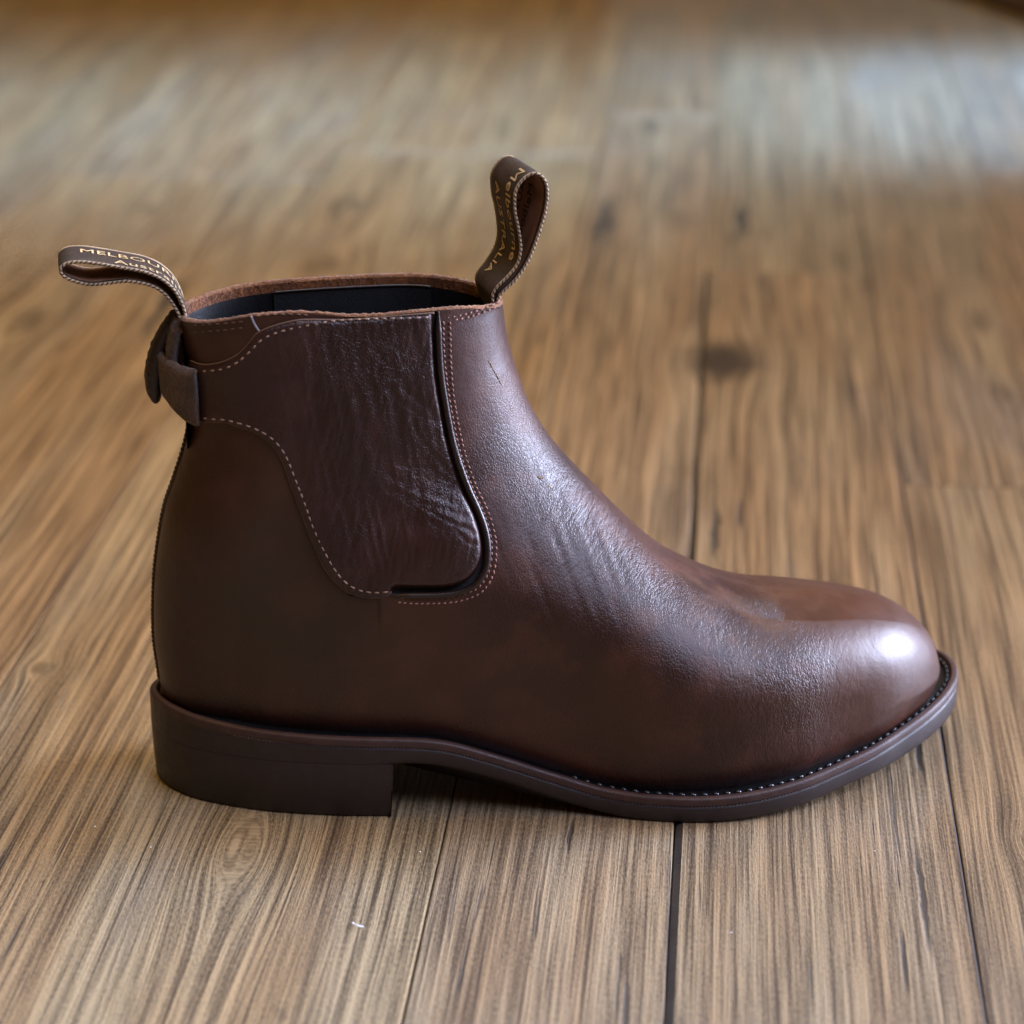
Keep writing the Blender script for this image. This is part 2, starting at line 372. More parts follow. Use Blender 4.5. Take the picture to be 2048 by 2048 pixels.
def suede(name, a, b):
    M = Mat(name); v = M.co()
    n = M.noise(v, 900, 4, .7); w = M.noise(v, 120, 3)
    col = M.mix(M.ramp(n, .32, .7), a, b); col = M.mix(M.math('MULTIPLY', M.ramp(w, .4, .7), .5), col, tuple(c*.35 for c in a))
    return M.set(color=col, rough=.95, normal=M.bump(n, .0012, 1.), sheen=.35, sheenr=.5, spec=.15)

m_upper = leather('brown_leather', (.0255, .0055, .0022), (.0510, .0134, .0054), .5, True, .39)
m_flap = leather('brown_flap_leather', (.0215, .0062, .0054), (.0340, .0104, .0084), .75, False, .42, True)
m_bind = leather('dark_binding_leather', (.014, .0068, .0055), (.022, .010, .008), .3, False, .36)
m_edge = suede('raw_leather_edge', (.20, .075, .025), (.36, .155, .062))
m_suede = suede('brown_suede', (.13, .038, .007), (.34, .110, .022))
m_keeper = suede('grey_brown_suede', (.055, .027, .012), (.130, .064, .030))
m_tongue = leather('dark_tongue_leather', (.013, .0065, .0045), (.030, .014, .008), .6, False, .5)
m_lining = plain('black_lining', (.006, .006, .007), .5, .0002, 700)
m_elastic = plain('black_elastic', (.007, .007, .008), .75, .0004, 1500)
m_thread = plain('beige_thread', (.28, .17, .125), .7)
m_thread2 = plain('brown_thread', (.24, .105, .078), .65)
m_thread3 = plain('dull_brown_thread', (.12, .066, .042), .8)
m_sole = plain('dark_rubber_sole', (.022, .0128, .0118), .48, .00012, 2200, .5, .12)
m_welt = plain('brown_welt', (.046, .0205, .0160), .50, .0002, 1500, .45, .2)
m_black = plain('black_rand', (.006, .0055, .006), .38, .0003, 900)
m_blackthread = plain('black_waxed_thread', (.010, .010, .012), .25)
m_speck = plain('pale_thread_ends', (.15, .10, .09), .7)
m_tape = plain('dark_brown_tape', (.036, .021, .014), .62, .0003, 1600)
m_tapein = plain('tan_tape_reverse', (.24, .115, .058), .8, .0003, 1600)
m_cream = plain('cream_tape_edge', (.42, .30, .185), .75, .0003, 1500)
m_cream2 = plain('pale_gold_print', (.62, .44, .23), .6)
m_darkthread = plain('dark_edge_thread', (.016, .010, .008), .6)
m_darkprint = plain('dark_reverse_print', (.030, .016, .010), .8)
m_scuff = plain('bare_scuffed_leather', (.36, .24, .15), .8)
m_lint = plain('white_lint', (.80, .82, .85), .6)
m_cab = plain('dark_brown_piece', (.030, .011, .005), .9, .0006, 900)

# ---------------------------------------------------------------- floor
def wood():
    M = Mat('oak_vinyl_plank'); p0 = M.co()
    sx = M.n('SeparateXYZ', i={0: p0}); u0, v0 = sx.outputs[0], sx.outputs[1]
    # the grain flows round knots: (across, along, radius, stretch)
    u = u0
    dark_knots = []
    for (ku, kv, R, a, dk) in KNOTS:
        du = M.math('SUBTRACT', u0, ku); dv = M.math('DIVIDE', M.math('SUBTRACT', v0, kv), a)
        r2 = M.math('ADD', M.math('MULTIPLY', du, du), M.math('MULTIPLY', dv, dv))
        f = M.math('DIVIDE', R*R, M.math('ADD', r2, R*R*.68))
        fall = M.ramp(M.math('SQRT', r2), R*5, R*1.2)
        u = M.math('SUBTRACT', u, M.math('MULTIPLY', M.math('MULTIPLY', du, f), fall))
        if dk: dark_knots.append((M.ramp(M.math('ADD', M.math('SQRT', r2), M.math('MULTIPLY', M.math('SUBTRACT', M.noise(p0, 60, 3), .5), R*1.1)), R*1.0*dk, R*.25*dk), .92 if dk > 2 else .5))
    rnd = M.n('ObjectInfo').outputs['Random']
    uu = M.math('ADD', u, M.math('MULTIPLY', rnd, 31.7)); vv = M.math('ADD', v0, M.math('MULTIPLY', rnd, 17.3))
    # slow sideways wander of the grain
    c0 = M.n('CombineXYZ', i={0: M.math('MULTIPLY', uu, 9.), 1: M.math('MULTIPLY', vv, 1.3), 2: rnd}).outputs[0]
    wand = M.math('SUBTRACT', M.noise(c0, 1., 2, .5), .5)
    ug = M.math('ADD', uu, M.math('MULTIPLY', wand, .013))
    def g(su, sv, detail=3., rough=.6, dist=0., z=0.):
        q = M.n('CombineXYZ', i={0: M.math('MULTIPLY', ug, su), 1: M.math('MULTIPLY', vv, sv), 2: z}).outputs[0]
        return M.noise(q, 1., detail, rough, dist)
    g1 = g(300, 3.2, 5, .66, .3); g2 = g(820, 11, 3, .62, .2, 3.); g3 = g(1500, 420, 3, .6, 0, 5.); g4 = g(26, 1.6, 3, .5, .4, 9.)
    gsum = M.math('ADD', M.math('ADD', M.math('MULTIPLY', g1, .44), M.math('MULTIPLY', g2, .34)), M.math('MULTIPLY', g3, .22))
    ridge = M.ramp(gsum, .385, .615)
    col = M.mix(ridge, (.064, .042, .024), (.390, .280, .158))
    # broad warm and grey passages
    tone = M.ramp(g4, .35, .65)
    col = M.mix(M.math('MULTIPLY', tone, .65), col, M.mix(ridge, (.074, .042, .025), (.360, .212, .094)))
    gry = M.ramp(g(12, 2.3, 3, .6, .6, 14.), .50, .70)
    col = M.mix(M.math('MULTIPLY', gry, .42), col, M.mix(ridge, (.054, .045, .040), (.300, .240, .185)))
    # dark open cracks and soft stains
    crack = M.math('MULTIPLY', M.ramp(g(210, 5.5, 3, .65, .2, 21.), .625, .685), M.ramp(g(14, 3., 2, .5, 0., 25.), .46, .60))
    stain = M.ramp(g(24, 9., 4, .62, .8, 33.), .64, .76)
    col = M.mix(M.math('MULTIPLY', crack, .80), col, (.045, .038, .036))
    col = M.mix(M.math('MULTIPLY', stain, .60), col, (.060, .038, .026))
    # single long open cracks: (across, along, half width, half length)
    for (cu, cv, hu, hv) in CRACKS:
        a = M.math('DIVIDE', M.math('SUBTRACT', u0, cu), hu); d = M.math('DIVIDE', M.math('SUBTRACT', v0, cv), hv)
        wig = M.math('MULTIPLY', M.math('SUBTRACT', M.noise(M.mapv(p0, sc=(120, 40, 1)), 1., 3), .5), 2.6)
        a = M.math('ADD', a, wig); q = M.math('SQRT', M.math('ADD', M.math('MULTIPLY', a, a), M.math('MULTIPLY', d, d)))
        ck = M.ramp(q, 1.0, .35); col = M.mix(M.math('MULTIPLY', ck, .85), col, (.034, .029, .028)); crack = M.math('MAXIMUM', crack, ck)
    for kmask, w in dark_knots:
        col = M.mix(M.math('MULTIPLY', kmask, w), col, (.030, .018, .013))
    # each plank its own tone
    col = M.mix(1., col, M.n('ObjectInfo').outputs['Color'], 'MULTIPLY')
    h = M.math('SUBTRACT', gsum, M.math('MULTIPLY', crack, .35))
    nrm = M.bump(h, .0016, .8)
    rg = M.ramp(ridge, 0, 1, .50, .62)
    M.b.inputs['Coat IOR'].default_value = 1.45
    M.put(M.b.inputs['Coat Normal'], M.bump(M.noise(p0, 38, 2, .5), .0004, .35))
    return M.set(color=col, rough=rg, normal=nrm, spec=.35, coat=.22, coatr=.17)

KNOTS = [(-.0890, -.088, .0105, 3.6, 0), (.0760, .5164, .014, 1.8, 2.2), (.2247, .6083, .008, 3.2, 1.5), (-.1988, .0648, .0055, 1.5, 1.1),
         (-.3268, .560, .014, 2.4, 1.2), (-.1731, .6995, .014, 1.8, 1.4), (.2266, .465, .007, 3.5, 1.3), (-.1786, .8553, .014, 2.2, 1.3), (-.3108, .8307, .012, 2., 1.), (.0848, .8349, .007, 3., .8), (.19, -.06, .005, 2.5, .5), (.0156, 1.1258, .012, 2., 1.)]
CRACKS = [(.0746, .2472, .0028, .055), (.0860, .270, .0018, .03), (.0848, .835, .007, .075), (.1490, -.107, .0019, .055), (.1405, -.150, .0013, .03), (.0263, -.068, .0013, .018), (-.0044, .8277, .009, .10), (.155, .02, .0016, .045), (-.150, .23, .0022, .07), (-.255, .60, .006, .09), (.29, .40, .005, .06)]
m_wood = wood()
m_bevel = plain('dark_plank_edge', (.040, .031, .026), .6, .0003, 700)
m_gap = plain('dark_joint', (.012, .009, .007), .8)

FA = math.radians(4.58)
floor = bpy.data.objects.new('floor', None); COL.objects.link(floor); floor.rotation_euler = (0, 0, -FA); floor['kind'] = 'structure'
def slab(u0, u1, v0, v1, b0, b1):
    """one plank: flat top, eased long edges b0 / b1 wide, real thickness"""
    t = .003; e = .0009
    xs = [u0, u0+b0*.35, u0+b0, u1-b1, u1-b1*.35, u1]; zs = [-.0016 if b0 > .0008 else -.0007, -.0009 if b0 > .0008 else -.0002, 0, 0, -.0009 if b1 > .0008 else -.0002, -.0016 if b1 > .0008 else -.0007]
    V = []
    for (v, dz) in ((v0, -.0007), (v0+e, 0), (v1-e, 0), (v1, -.0007)):
        V += [(x, v, z+dz) for x, z in zip(xs, zs)]
    V += [(u0, v0, -t), (u1, v0, -t), (u1, v1, -t), (u0, v1, -t)]
    Fc = grid_faces(4, 6).tolist()
    Fc += [[24, 25, 5, 4, 3, 2, 1, 0], [26, 27, 18, 19, 20, 21, 22, 23], [27, 24, 0, 6, 12, 18], [25, 26, 23, 17, 11, 5]]
    return V, Fc
SEAMS = [-2.245, -2.06, -1.875, -1.69, -1.505, -1.32, -1.135, -.950, -.765, -.580, -.395, -.2103, -.0187, .0633, .1645, .2560, .349, .534, .719, .904, 1.089, 1.274, 1.459, 1.644, 1.829, 2.014, 2.2]
TONE = {13: .90, 14: .84, 15: .80, 12: .98, 11: 1.06, 10: 1.10, 16: .80}      # left planks lightened, right ones darkened: floor brightness balanced in their colour
JOINT = {10: .93, 11: 1.02, 12: 1.16, 13: .705, 14: .318, 15: 1.0, 16: .82, 9: .70}
for i in range(len(SEAMS)-1):
    j = JOINT.get(i, random.uniform(0, 1.5)); ends = [j+1.5*k for k in range(-2, 3)]
    ends = [max(-1.6, e) for e in ends if e > -1.6-1.5] ; ends = sorted(set([-1.6]+[e for e in ends if -1.6 < e < 3.2]+[3.2]))
    b1 = .0007
    for a, b in zip(ends[:-1], ends[1:]):
        wide = i == 13 and a < .2; b0 = .0026 if wide else .0007; g0 = .0005 if wide else .0002
        V, Fc = slab(SEAMS[i]+g0, SEAMS[i+1]-.0002, a+.0002, b-.0002, b0, b1)
        o = mesh('plank', V, Fc, m_wood, floor, False); o.data.materials.append(m_bevel)
        for p in (o.data.polygons if wide else []):
            if p.index < 15 and p.index % 5 != 2: p.material_index = 1
        t = .95*TONE.get(i, 1.)*random.uniform(.95, 1.05); o.color = (t*random.uniform(.98, 1.02), t, t*random.uniform(.95, 1.04), 1)
V = [(-2.3, -1.7, -.0031), (2.3, -1.7, -.0031), (2.3, 3.3, -.0031), (-2.3, 3.3, -.0031)]
mesh('underlay', V, [(0, 1, 2, 3)], m_gap, floor, False)

# ---------------------------------------------------------------- boot
boot = bpy.data.objects.new('boot', None); COL.objects.link(boot)
boot.location = (-.134, -.0184, 0); boot.rotation_euler = (0, 0, math.radians(5))
boot['label'] = 'dark brown leather ankle boot with side strap flap and two pull tabs on wooden floor'
boot['category'] = 'boot'

def stuff(o): o['kind'] = 'stuff'; return o

TRc = {k: crv(np.array(v)*MM, 400) for k, v in TR.items()}
bind = TRc['bind']
HOLE = np.vstack([bind, [(.072, .085), (.072, .195), (.106, .195)]])
RIM_N = [(15, 0), (28, 2.8), (43, 6.0), (60, 6.4), (78, 4.4), (106, 4.9), (119, 3.4), (131, 0)]
RIM_F = [(15, 0), (28, 1.2), (45, 2.6), (80, 3.6), (105, 3.2), (119, 1.8), (131, 0)]

def lines(t, s, side):
    """side-view point on row t (0 sole, 1 rim) at s (0 heel seam, 1 front)"""
    fb = np.interp(t, [0, .3, 1], [0, .30, 1]); ff = np.interp(t, [0, .12, .30, .55, 1], [0, .10, .36, .62, 1])
    ib = np.arange(len(BACK))/(len(BACK)-1); iff = np.arange(len(FRONT))/(len(FRONT)-1)
    B = np.stack([np.interp(fb, ib, BACK[:, k]) for k in (0, 1)], -1); Fp = np.stack([np.interp(ff, iff, FRONT[:, k]) for k in (0, 1)], -1)
    P = B[:, None]+(Fp-B)[:, None]*s[None, :, None]
    L0 = BACK[0]+(FRONT[0]-BACK[0])*s[:, None]
    sag = (ztop(P[..., 0])-(BACK[0, 1]+(P[..., 0]-BACK[0, 0])*(FRONT[0, 1]-BACK[0, 1])/(FRONT[0, 0]-BACK[0, 0])))
    sag[:, 0] = 0; sag[:, -1] = 0
    P[..., 1] += sag*((1-t)**4)[:, None]
    P[..., 1] += spl(P[..., 0]/MM, RIM_N if side < 0 else RIM_F)*MM*(t**7)[:, None]
    return P

NR, NC, NCF = 230, 460, 180
tt = np.linspace(0, 1, NR)**1.0
def shell(side, nc):
    s = (1-np.cos(np.pi*np.linspace(0, 1, nc)))/2
    P = lines(tt, s, side); X = surf(P[..., 0], P[..., 1], side).reshape(NR, nc, 3)
    for k in (0, -1): X[:, k, 1] = cl(P[:, k, 0], P[:, k, 1])
    N = np.cross(np.gradient(X, axis=1), np.gradient(X, axis=0)); N /= np.linalg.norm(N, axis=2)[..., None]+1e-12
    if np.median(N[..., 1])*side < 0: N = -N
    return P.reshape(-1, 2), X.reshape(-1, 3), N.reshape(-1, 3)
P, X, N = shell(-1, NC)
ins = inpoly(P, HOLE); db = dist2(P, bind)
h = np.where(ins, -.0022*sst(.072, .080, P[:, 0]), .0009*np.exp(-(db/.012)**2)*(P[:, 0] > .084))
# the waist of the front fades into the neighbouring leather
fold = .0004*(vnoise(P[:, 0]*420+P[:, 1]*160, P[:, 1]*90)-.5)*np.exp(-(((P[:, 0]-.16)/.03)**2+((P[:, 1]-.10)/.03)**2))
fold += .0002*(vnoise(P[:, 0]*230, P[:, 1]*90+7)-.5)*np.exp(-(((P[:, 0]-.222)/.022)**2+((P[:, 1]-.045)/.026)**2))
fold += .0007*(vnoise(P[:, 0]*32+3, P[:, 1]*30)-.5)*sst(.02, .05, P[:, 0])*(1-sst(.24, .27, P[:, 0]))
edge = np.tile(np.minimum(1, np.sin(np.pi*np.linspace(0, 1, NC))*6), NR)
V1 = X+N*((h+fold)*edge)[:, None]
Pf, Xf, Nf = shell(1, NCF)
V = np.vstack([V1, Xf])
Fc = np.vstack([grid_faces(NR, NC), grid_faces(NR, NCF, off=len(V1), flip=True)])
# tuck below the sole edge
low = []
b0 = len(V); Vb = V1[:NC].copy(); Vb[:, 2] -= .0035; Vb[:, 1] += .002; Vb2 = Xf[:NCF].copy(); Vb2[:, 2] -= .0035; Vb2[:, 1] -= .002
V = np.vstack([V, Vb, Vb2])
i = np.arange(NC-1); Fc = np.vstack([Fc, np.stack([b0+i, b0+i+1, i+1, i], 1)])
i = np.arange(NCF-1); Fc = np.vstack([Fc, np.stack([len(V1)+i, len(V1)+i+1, b0+NC+i+1, b0+NC+i], 1)])
upper = mesh('upper', V, Fc, m_upper, boot)
bm = bmesh.new(); bm.from_mesh(upper.data); bmesh.ops.remove_doubles(bm, verts=bm.verts, dist=2e-6); bm.to_mesh(upper.data); bm.free()
upper.data.polygons.foreach_set('use_smooth', [True]*len(upper.data.polygons))

# raw cut rim, suede band inside, black lining
def rimloop(off, dz, drop=0.):
    s = (1-np.cos(np.pi*np.linspace(0, 1, 160)))/2; out = []
    for side, ss in ((-1, s), (1, s[::-1][1:-1])):
        q = lines(np.array([1.]), ss, side)[0]
        z = q[:, 1]-drop
        X, N = surfn(q[:, 0], z, off, side)
        e = np.sin(np.pi*ss); X = np.where((e < .02)[:, None], X, X)
        X[:, 0] = np.clip(X[:, 0], .0152-off*.9, .1310+off*.9)
        X[:, 2] += dz; out.append(X)
    return np.vstack(out)
RL = [rimloop(.0001, -.0003), rimloop(-.0002, .0004), rimloop(-.0010, .0006), rimloop(-.0018, .0003), rimloop(-.0021, -.0006)]
n = len(RL[0]); jit = RNG.normal(0, .00013, (n, 1))
V = np.vstack(RL); V[n:4*n, 2:3] += np.tile(jit, (3, 1))
mesh('rim_edge', V, grid_faces(5, n, True, flip=True), m_edge, upper)
def band(d0, d1, off, rows):
    return np.vstack([rimloop(off, 0, d) for d in np.linspace(d0, d1, rows)]), grid_faces(rows, n, True, flip=True)
V, Fc = band(.0004, .0046, -.0021, 4); V += RNG.normal(0, .00018, V.shape); mesh('suede_facing', V, Fc, m_suede, boot)
V, Fc = band(.0036, .075, -.0027, 14); mesh('lining', V, Fc, m_lining, boot)
s_ = np.linspace(.30, .80, 60); q = lines(np.array([1.]), s_, 1)[0]
G = [surfn(q[:, 0], q[:, 1]-d_, -.0036, 1)[0] for d_ in np.linspace(.0036, .034, 8)+0*0]
mesh('elastic_lining', np.vstack(G), grid_faces(8, 60), m_elastic, boot)
V, Fc = tube(G[0]+np.array([0, 0, .0004]), .00055, 6); mesh('lining_edge', V, Fc, m_bind, boot)
# napped fibres of the suede along the far rim and facing
fl = rimloop(-.0012, .0003); fi = rimloop(-.0022, -.001, .002)
Vn, Fn = [], []
for k in range(2600):
    i = random.randrange(162, n-4) if random.random() < .9 else random.randrange(0, n); f = random.random()
    p = fl[i]*(1-f)+fi[i]*f+RNG.normal(0, .0004, 3); d = RNG.normal(0, 1, 3); d[2] = abs(d[2])+.5; d /= np.linalg.norm(d); l = random.uniform(.0005, .0016) if i >= 160 else random.uniform(.0003, .0008)
    sd = np.cross(d, RNG.normal(0, 1, 3)); sd /= np.linalg.norm(sd); b = len(Vn); r = .00007
    Vn += [p-sd*r, p+sd*r, p+d*l]; Fn.append([b, b+1, b+2])
stuff(mesh('suede_nap', np.array(Vn), Fn, m_suede, upper, False))

# elastic gore under the flap
gp = np.array([(.074, .0845), (.107, .0852), (.1135, .0866), (.1183, .0892), (.1215, .0938), (.1225, .0997), (.1218, .1063), (.1196, .1131), (.1163, .1207), (.1133, .1292), (.1106, .1391), (.1084, .1518), (.1069, .1631), (.1063, .1749), (.1062, .1845), (.074, .1845)])
V, Fc = panel(gp, .0016, lambda P, d: np.full(len(P), -.0014)); mesh('elastic_gore', V, Fc, m_elastic, boot)

# side flap with its strap
inner = crv(np.array([(88.9, 86.7), (90.2, 87.6), (97, 87.4), (107, 87.5), (112.6, 88.7), (116.6, 91.0), (119.4, 94.8), (120.8, 99.8), (120.3, 105.7), (118.3, 112.7), (115.0, 120.4), (112.0, 129.0), (109.3, 139.0), (107.1, 151.6), (105.6, 163), (105.0, 174.9), (104.8, 185.3)])*MM, 260)
outline = np.vstack([TRc['flap_top'][4:], TRc['flap_low'], inner[:-1]])
CR = [(k, a, w) for k, a, w in (('crease_a', .00055, .0017), ('crease_b', .0004, .0014), ('crease_c', .0005, .0015), ('crease_d', .0005, .0014), ('crease_e', .0004, .0009), ('crease_f', .0003, .0008),
      ('crease_g', .0003, .0007), ('crease_h', .0004, .0008), ('crease_i', .00022, .0009), ('crease_j', .00028, .0009), ('crease_k', .0002, .0009))]
def flap_off(P, d):
    x, z = P[:, 0], P[:, 1]
    o = np.full(len(P), .0018)
    di = dist2(P, inner)
    o += .0030*np.exp(-(((x-.110)/.013)**2+((z-.104)/.014)**2))+.0010*np.exp(-(((x-.080)/.02)**2+((z-.150)/.03)**2))
    o -= .0014*np.exp(-((z-.128+.35*(x-.10))/.007)**2)*sst(.085, .108, x)
    o = o*sst(-.0005, .0022, di)-.0009*(1-sst(0, .0016, di))
    wr = np.zeros(len(P))
    for k, a, w in CR:
        q = dist2(P+.0009*np.stack([vnoise(x*260, z*260)-.5, vnoise(x*260+9, z*260)-.5], 1), TRc[k]); wr -= a*.62*np.exp(-(q/(w*.8))**2); wr += a*.28*np.exp(-((q-2.0*w)/(1.2*w))**2)
    # fine standing wrinkles
    n1 = vnoise(x*330+z*60, z*46+3); n2 = vnoise(x*560-z*120+5, z*90)
    wr += .00034*(1-np.abs(2*n1-1)*2)*sst(.045, .06, x)*(1-sst(.095, .11, x))*sst(.088, .10, z)
    wr += .00022*(1-np.abs(2*n2-1)*2)*sst(.05, .07, x)
    n3 = vnoise(x*120+z*260, z*420-x*200); wr += .00018*(1-np.abs(2*n3-1)*2)*np.exp(-(((x-.107)/.012)**2+((z-.122)/.02)**2))
    pk = np.cos(np.clip(x/.0029, -1e9, 1e9)*2*np.pi); wr += .00016*pk*np.exp(-((z-.1815)/.0035)**2)*sst(.055, .065, x)
    o += .65*wr*sst(0, .002, d)
    return o-.0007*(1-np.clip(d/.0010, 0, 1))**2
V, Fc = panel(outline, .00062, flap_off, depth=.0019)
flap = mesh('side_flap', V, Fc, m_flap, boot)
# pale cut edge of the flap
q = np.vstack([TRc['flap_top'][4:], TRc['flap_low']]); e, _ = surfn(q[:, 0], q[:, 1], .00075)
e2 = e[::2]; V, Fc = tube(e2, .00042, 6); mesh('cut_edge', V, Fc, m_thread3, flap)

def strow(curve, pitch, length, rad, off, m, name='stitching', parent=None, tilt=0., side=-1):
    V, Fc = stitches(curve, pitch, length, rad, off, side, tilt); return stuff(mesh(name, V, Fc, m, parent))
strow(TRc['st_f1'], .0029, .0018, .00037, .00178, m_thread, parent=flap)
strow(TRc['st_f2'], .0029, .0021, .00037, .00180, m_thread, parent=flap)

# folded edge of the front that frames the flap
bx, bn = surfn(bind[:, 0], bind[:, 1], .0007)
rad = .00125*np.minimum(1, np.minimum(np.arange(400)+8, 400-np.arange(400)+4)/30)
V, Fc = tube(bx, rad, 10); binding = mesh('edge_binding', V, Fc, m_bind, boot)
strow(TRc['st_v1'], .0020, .0015, .00037, .00085, m_thread2, parent=binding, tilt=.25)
strow(TRc['st_v2'], .0020, .0015, .00037, .00080, m_thread2, parent=binding, tilt=.25)
strow(TRc['st_r1'], .0020, .0015, .00037, .00030, m_thread2, parent=upper, tilt=.25)
strow(TRc['st_r2'], .0020, .0015, .00037, .00030, m_thread2, parent=upper, tilt=.25)
for k in ('st_b1', 'st_b2', 'st_b3'): strow(TRc[k], .0027, .0017, .00026, .0002, m_thread3, parent=upper)

# seam edge where back piece meets the gore, seen under the rim
q = crv(np.array([(42.0, 185.2), (43.2, 182.2), (45.2, 178.9)])*MM, 12); e, _ = surfn(q[:, 0], q[:, 1], .0002)
V, Fc = tube(e, .00045, 6); mesh('seam_edge', V, Fc, plain('pale_grey_edge', (.24, .23, .24), .5), upper)

# whipped seam down the heel
z = np.linspace(.0395, .140, 58); xs = np.interp(z, BACK[:, 1], BACK[:, 0])
Pp = np.stack([xs-.00005, cl(xs, z), z], 1); T = np.gradient(Pp, axis=0); T /= np.linalg.norm(T, axis=1)[:, None]
Nn = np.stack([-T[:, 2], T[:, 1]*0, T[:, 0]], 1); U = np.cross(Nn, T)
V, Fc = threads(Pp, U*.85+T*.5, np.cross(Nn, U*.85+T*.5), Nn, .0018, .00085); stuff(mesh('back_seam', V, Fc, m_upper, upper))

# scuffs that bare the leather
parts = []
for k in ('scuff_a', 'scuff_b', 'scuff_c'):
    c = crv(np.array(TR[k])*MM, 26); c = c+RNG.normal(0, .00012, c.shape); e, _ = surfn(c[:, 0], c[:, 1], .00003)
    r = (.00018 if k == 'scuff_a' else .00030)*(.35+RNG.random(26)); r[0] = r[-1] = .00003; V, Fc = tube(e, r, 6); mesh('scuff_mark', V, Fc, m_scuff, upper)

# ---- sole
so = crv(np.array(SOLE_LAT+SOLE_MED[1:])*MM, 700)[:-1]
def inset(C, d):
    t = np.roll(C, -1, 0)-np.roll(C, 1, 0); t /= np.linalg.norm(t, axis=1)[:, None]; nn = np.stack([-t[:, 1], t[:, 0]], 1)
    return C+nn*d
if np.sum(so[:, 0]*np.roll(so[:, 1], -1)-np.roll(so[:, 0], -1)*so[:, 1]) < 0: so = so[::-1]
def layered(C, prof, zf0, zf1):
    V = []
    for (d, w, dz) in prof:
        c = inset(C, d(C[:, 0:1]) if callable(d) else d); V.append(np.column_stack([c, (zf0(C[:, 0])*(1-w)+zf1(C[:, 0])*w)+dz]))
    k = len(prof); return np.vstack(V), grid_faces(k, len(C), True, flip=True).tolist()
mm = MM
# welt lip
gr = lambda x: .0007*sst(.030, .075, x)
pr = [(.0095, 1, -.0034), (.0029, 1, -.0034), (.0027, 1, -.0005), (.0023, 1, 0), (.0009, 1, 0), (.0003, 1, -.0004), (0, 1, -.0010), (0, 1, -.0030), (gr, 1, -.0034), (.0092, 1, -.0034)]
V, Fc = layered(so, pr, zbot, ztop); welt = mesh('welt', V, Fc, m_welt, boot, auto=50)
pr = [(.0105, 1, -.0014), (.0075, 1, -.0019), (.0045, 1, -.0026), (.0028, 1, -.0030)]
V, Fc = layered(so, pr, zbot, ztop); rand_ = mesh('welt_channel', V, Fc, m_black, welt)
# outsole: thick at the heel seat, thin forefoot
gh = lambda x: .0011*sst(.080, .095, x)
pr = [(.0080, 1, -.00342), (gr, 1, -.00342), (lambda x: gr(x)*.2, 1, -.0039), (0, 1, -.0046), (0, 0, .0016), (lambda x: gh(x)*.3, 0, .0006), (gh, 0, 0)]
V, Fc = layered(so, pr, zbot, ztop); n0 = len(so)
half = len(so)
Fc.append([6*n0+i for i in range(n0)]); outsole = mesh('outsole', V, Fc, m_sole, boot, auto=50)
# heel block
hb = so[so[:, 0] < .0884]; k0 = np.argmax(np.r_[np.linalg.norm(np.diff(hb, axis=0), axis=1)])
hb = np.vstack([hb[k0+1:], hb[:k0+1]]); a, b = hb[-1], hb[0]
tq = np.linspace(0, 1, 24)[1:-1, None]; br = a+(b-a)*tq; br[:, 0] -= .0035*np.sin(np.pi*tq[:, 0])
hb = np.vstack([hb, br])
def hz(t): return lambda x: np.full(len(x), t)
pr = [(.006, 1, -.0001), (.00012, 1, -.0001), (.00003, 1, -.0003), (.0004, .5, 0), (.0010, 0, .0012), (.0014, 0, .0004), (.0022, 0, .0001)]
V, Fc = layered(hb, pr, hz(0.), lambda x: zbot(x)+.0); Fc.append([6*len(hb)+i for i in range(len(hb))])
heel = mesh('heel_block', V, Fc, m_sole, boot, auto=50)
# waxed stitches in the welt channel, thread ends along the sole edge
s = np.r_[0, np.cumsum(np.linalg.norm(np.diff(so, axis=0), axis=1))]
def along(d, pitch, x0, x1, zoff, L, r, m, name, par, zt=True, up=True):
    c = inset(so, d); uu = np.arange(0, s[-1], pitch); q = np.stack([np.interp(uu, s, c[:, k]) for k in (0, 1)], 1); q2 = np.stack([np.interp(uu+.001, s, c[:, k]) for k in (0, 1)], 1)
    ok = (q[:, 0] > x0) & (q[:, 0] < x1) & (uu+.001 < s[-1]); q, q2 = q[ok], q2[ok]
    P = np.column_stack([q, ztop(q[:, 0])+zoff]); T = np.column_stack([q2, ztop(q2[:, 0])+zoff])-P; T /= np.linalg.norm(T, axis=1)[:, None]
    U0 = np.cross(np.array([0, 0, 1.]), T); Nn = np.tile([0, 0, 1.], (len(P), 1)) if up else -U0
    U = np.cross(Nn, T); V, Fc = threads(P, T, U, Nn, L/2, r); return stuff(mesh(name, V, Fc, m, par))
along(.0041, .0043, .150, .320, -.0006, .0030, .00085, m_blackthread, 'welt_stitching', welt)
along(.0039, .0043, .040, .150, -.0012, .0026, .00055, m_blackthread, 'welt_stitching', welt)
along(.00005, .00135, .030, .262, -.00335, .0006, .00013, m_speck, 'edge_stitching', outsole, up=False)
# ---- pull tabs
def text_verts(body):
    cu = bpy.data.curves.new('t', 'FONT'); cu.body = body; cu.size = 1; cu.resolution_u = 3; cu.offset = .0; cu.space_character = 1.05
    o = bpy.data.objects.new('t', cu); COL.objects.link(o); dg = bpy.context.evaluated_depsgraph_get(); dg.update()
    ev = o.evaluated_get(dg); me = ev.to_mesh()
    bm = bmesh.new(); bm.from_mesh(me); bmesh.ops.triangulate(bm, faces=bm.faces); bmesh.ops.subdivide_edges(bm, edges=[e for e in bm.edges if e.calc_length() > .25], cuts=2)
    bmesh.ops.triangulate(bm, faces=bm.faces)
    bm.verts.index_update()
    V = np.array([tuple(v.co) for v in bm.verts]); Fc = [[v.index for v in f.verts] for f in bm.faces]
    bm.free(); ev.to_mesh_clear(); bpy.data.objects.remove(o); bpy.data.curves.remove(cu)
    return V, Fc

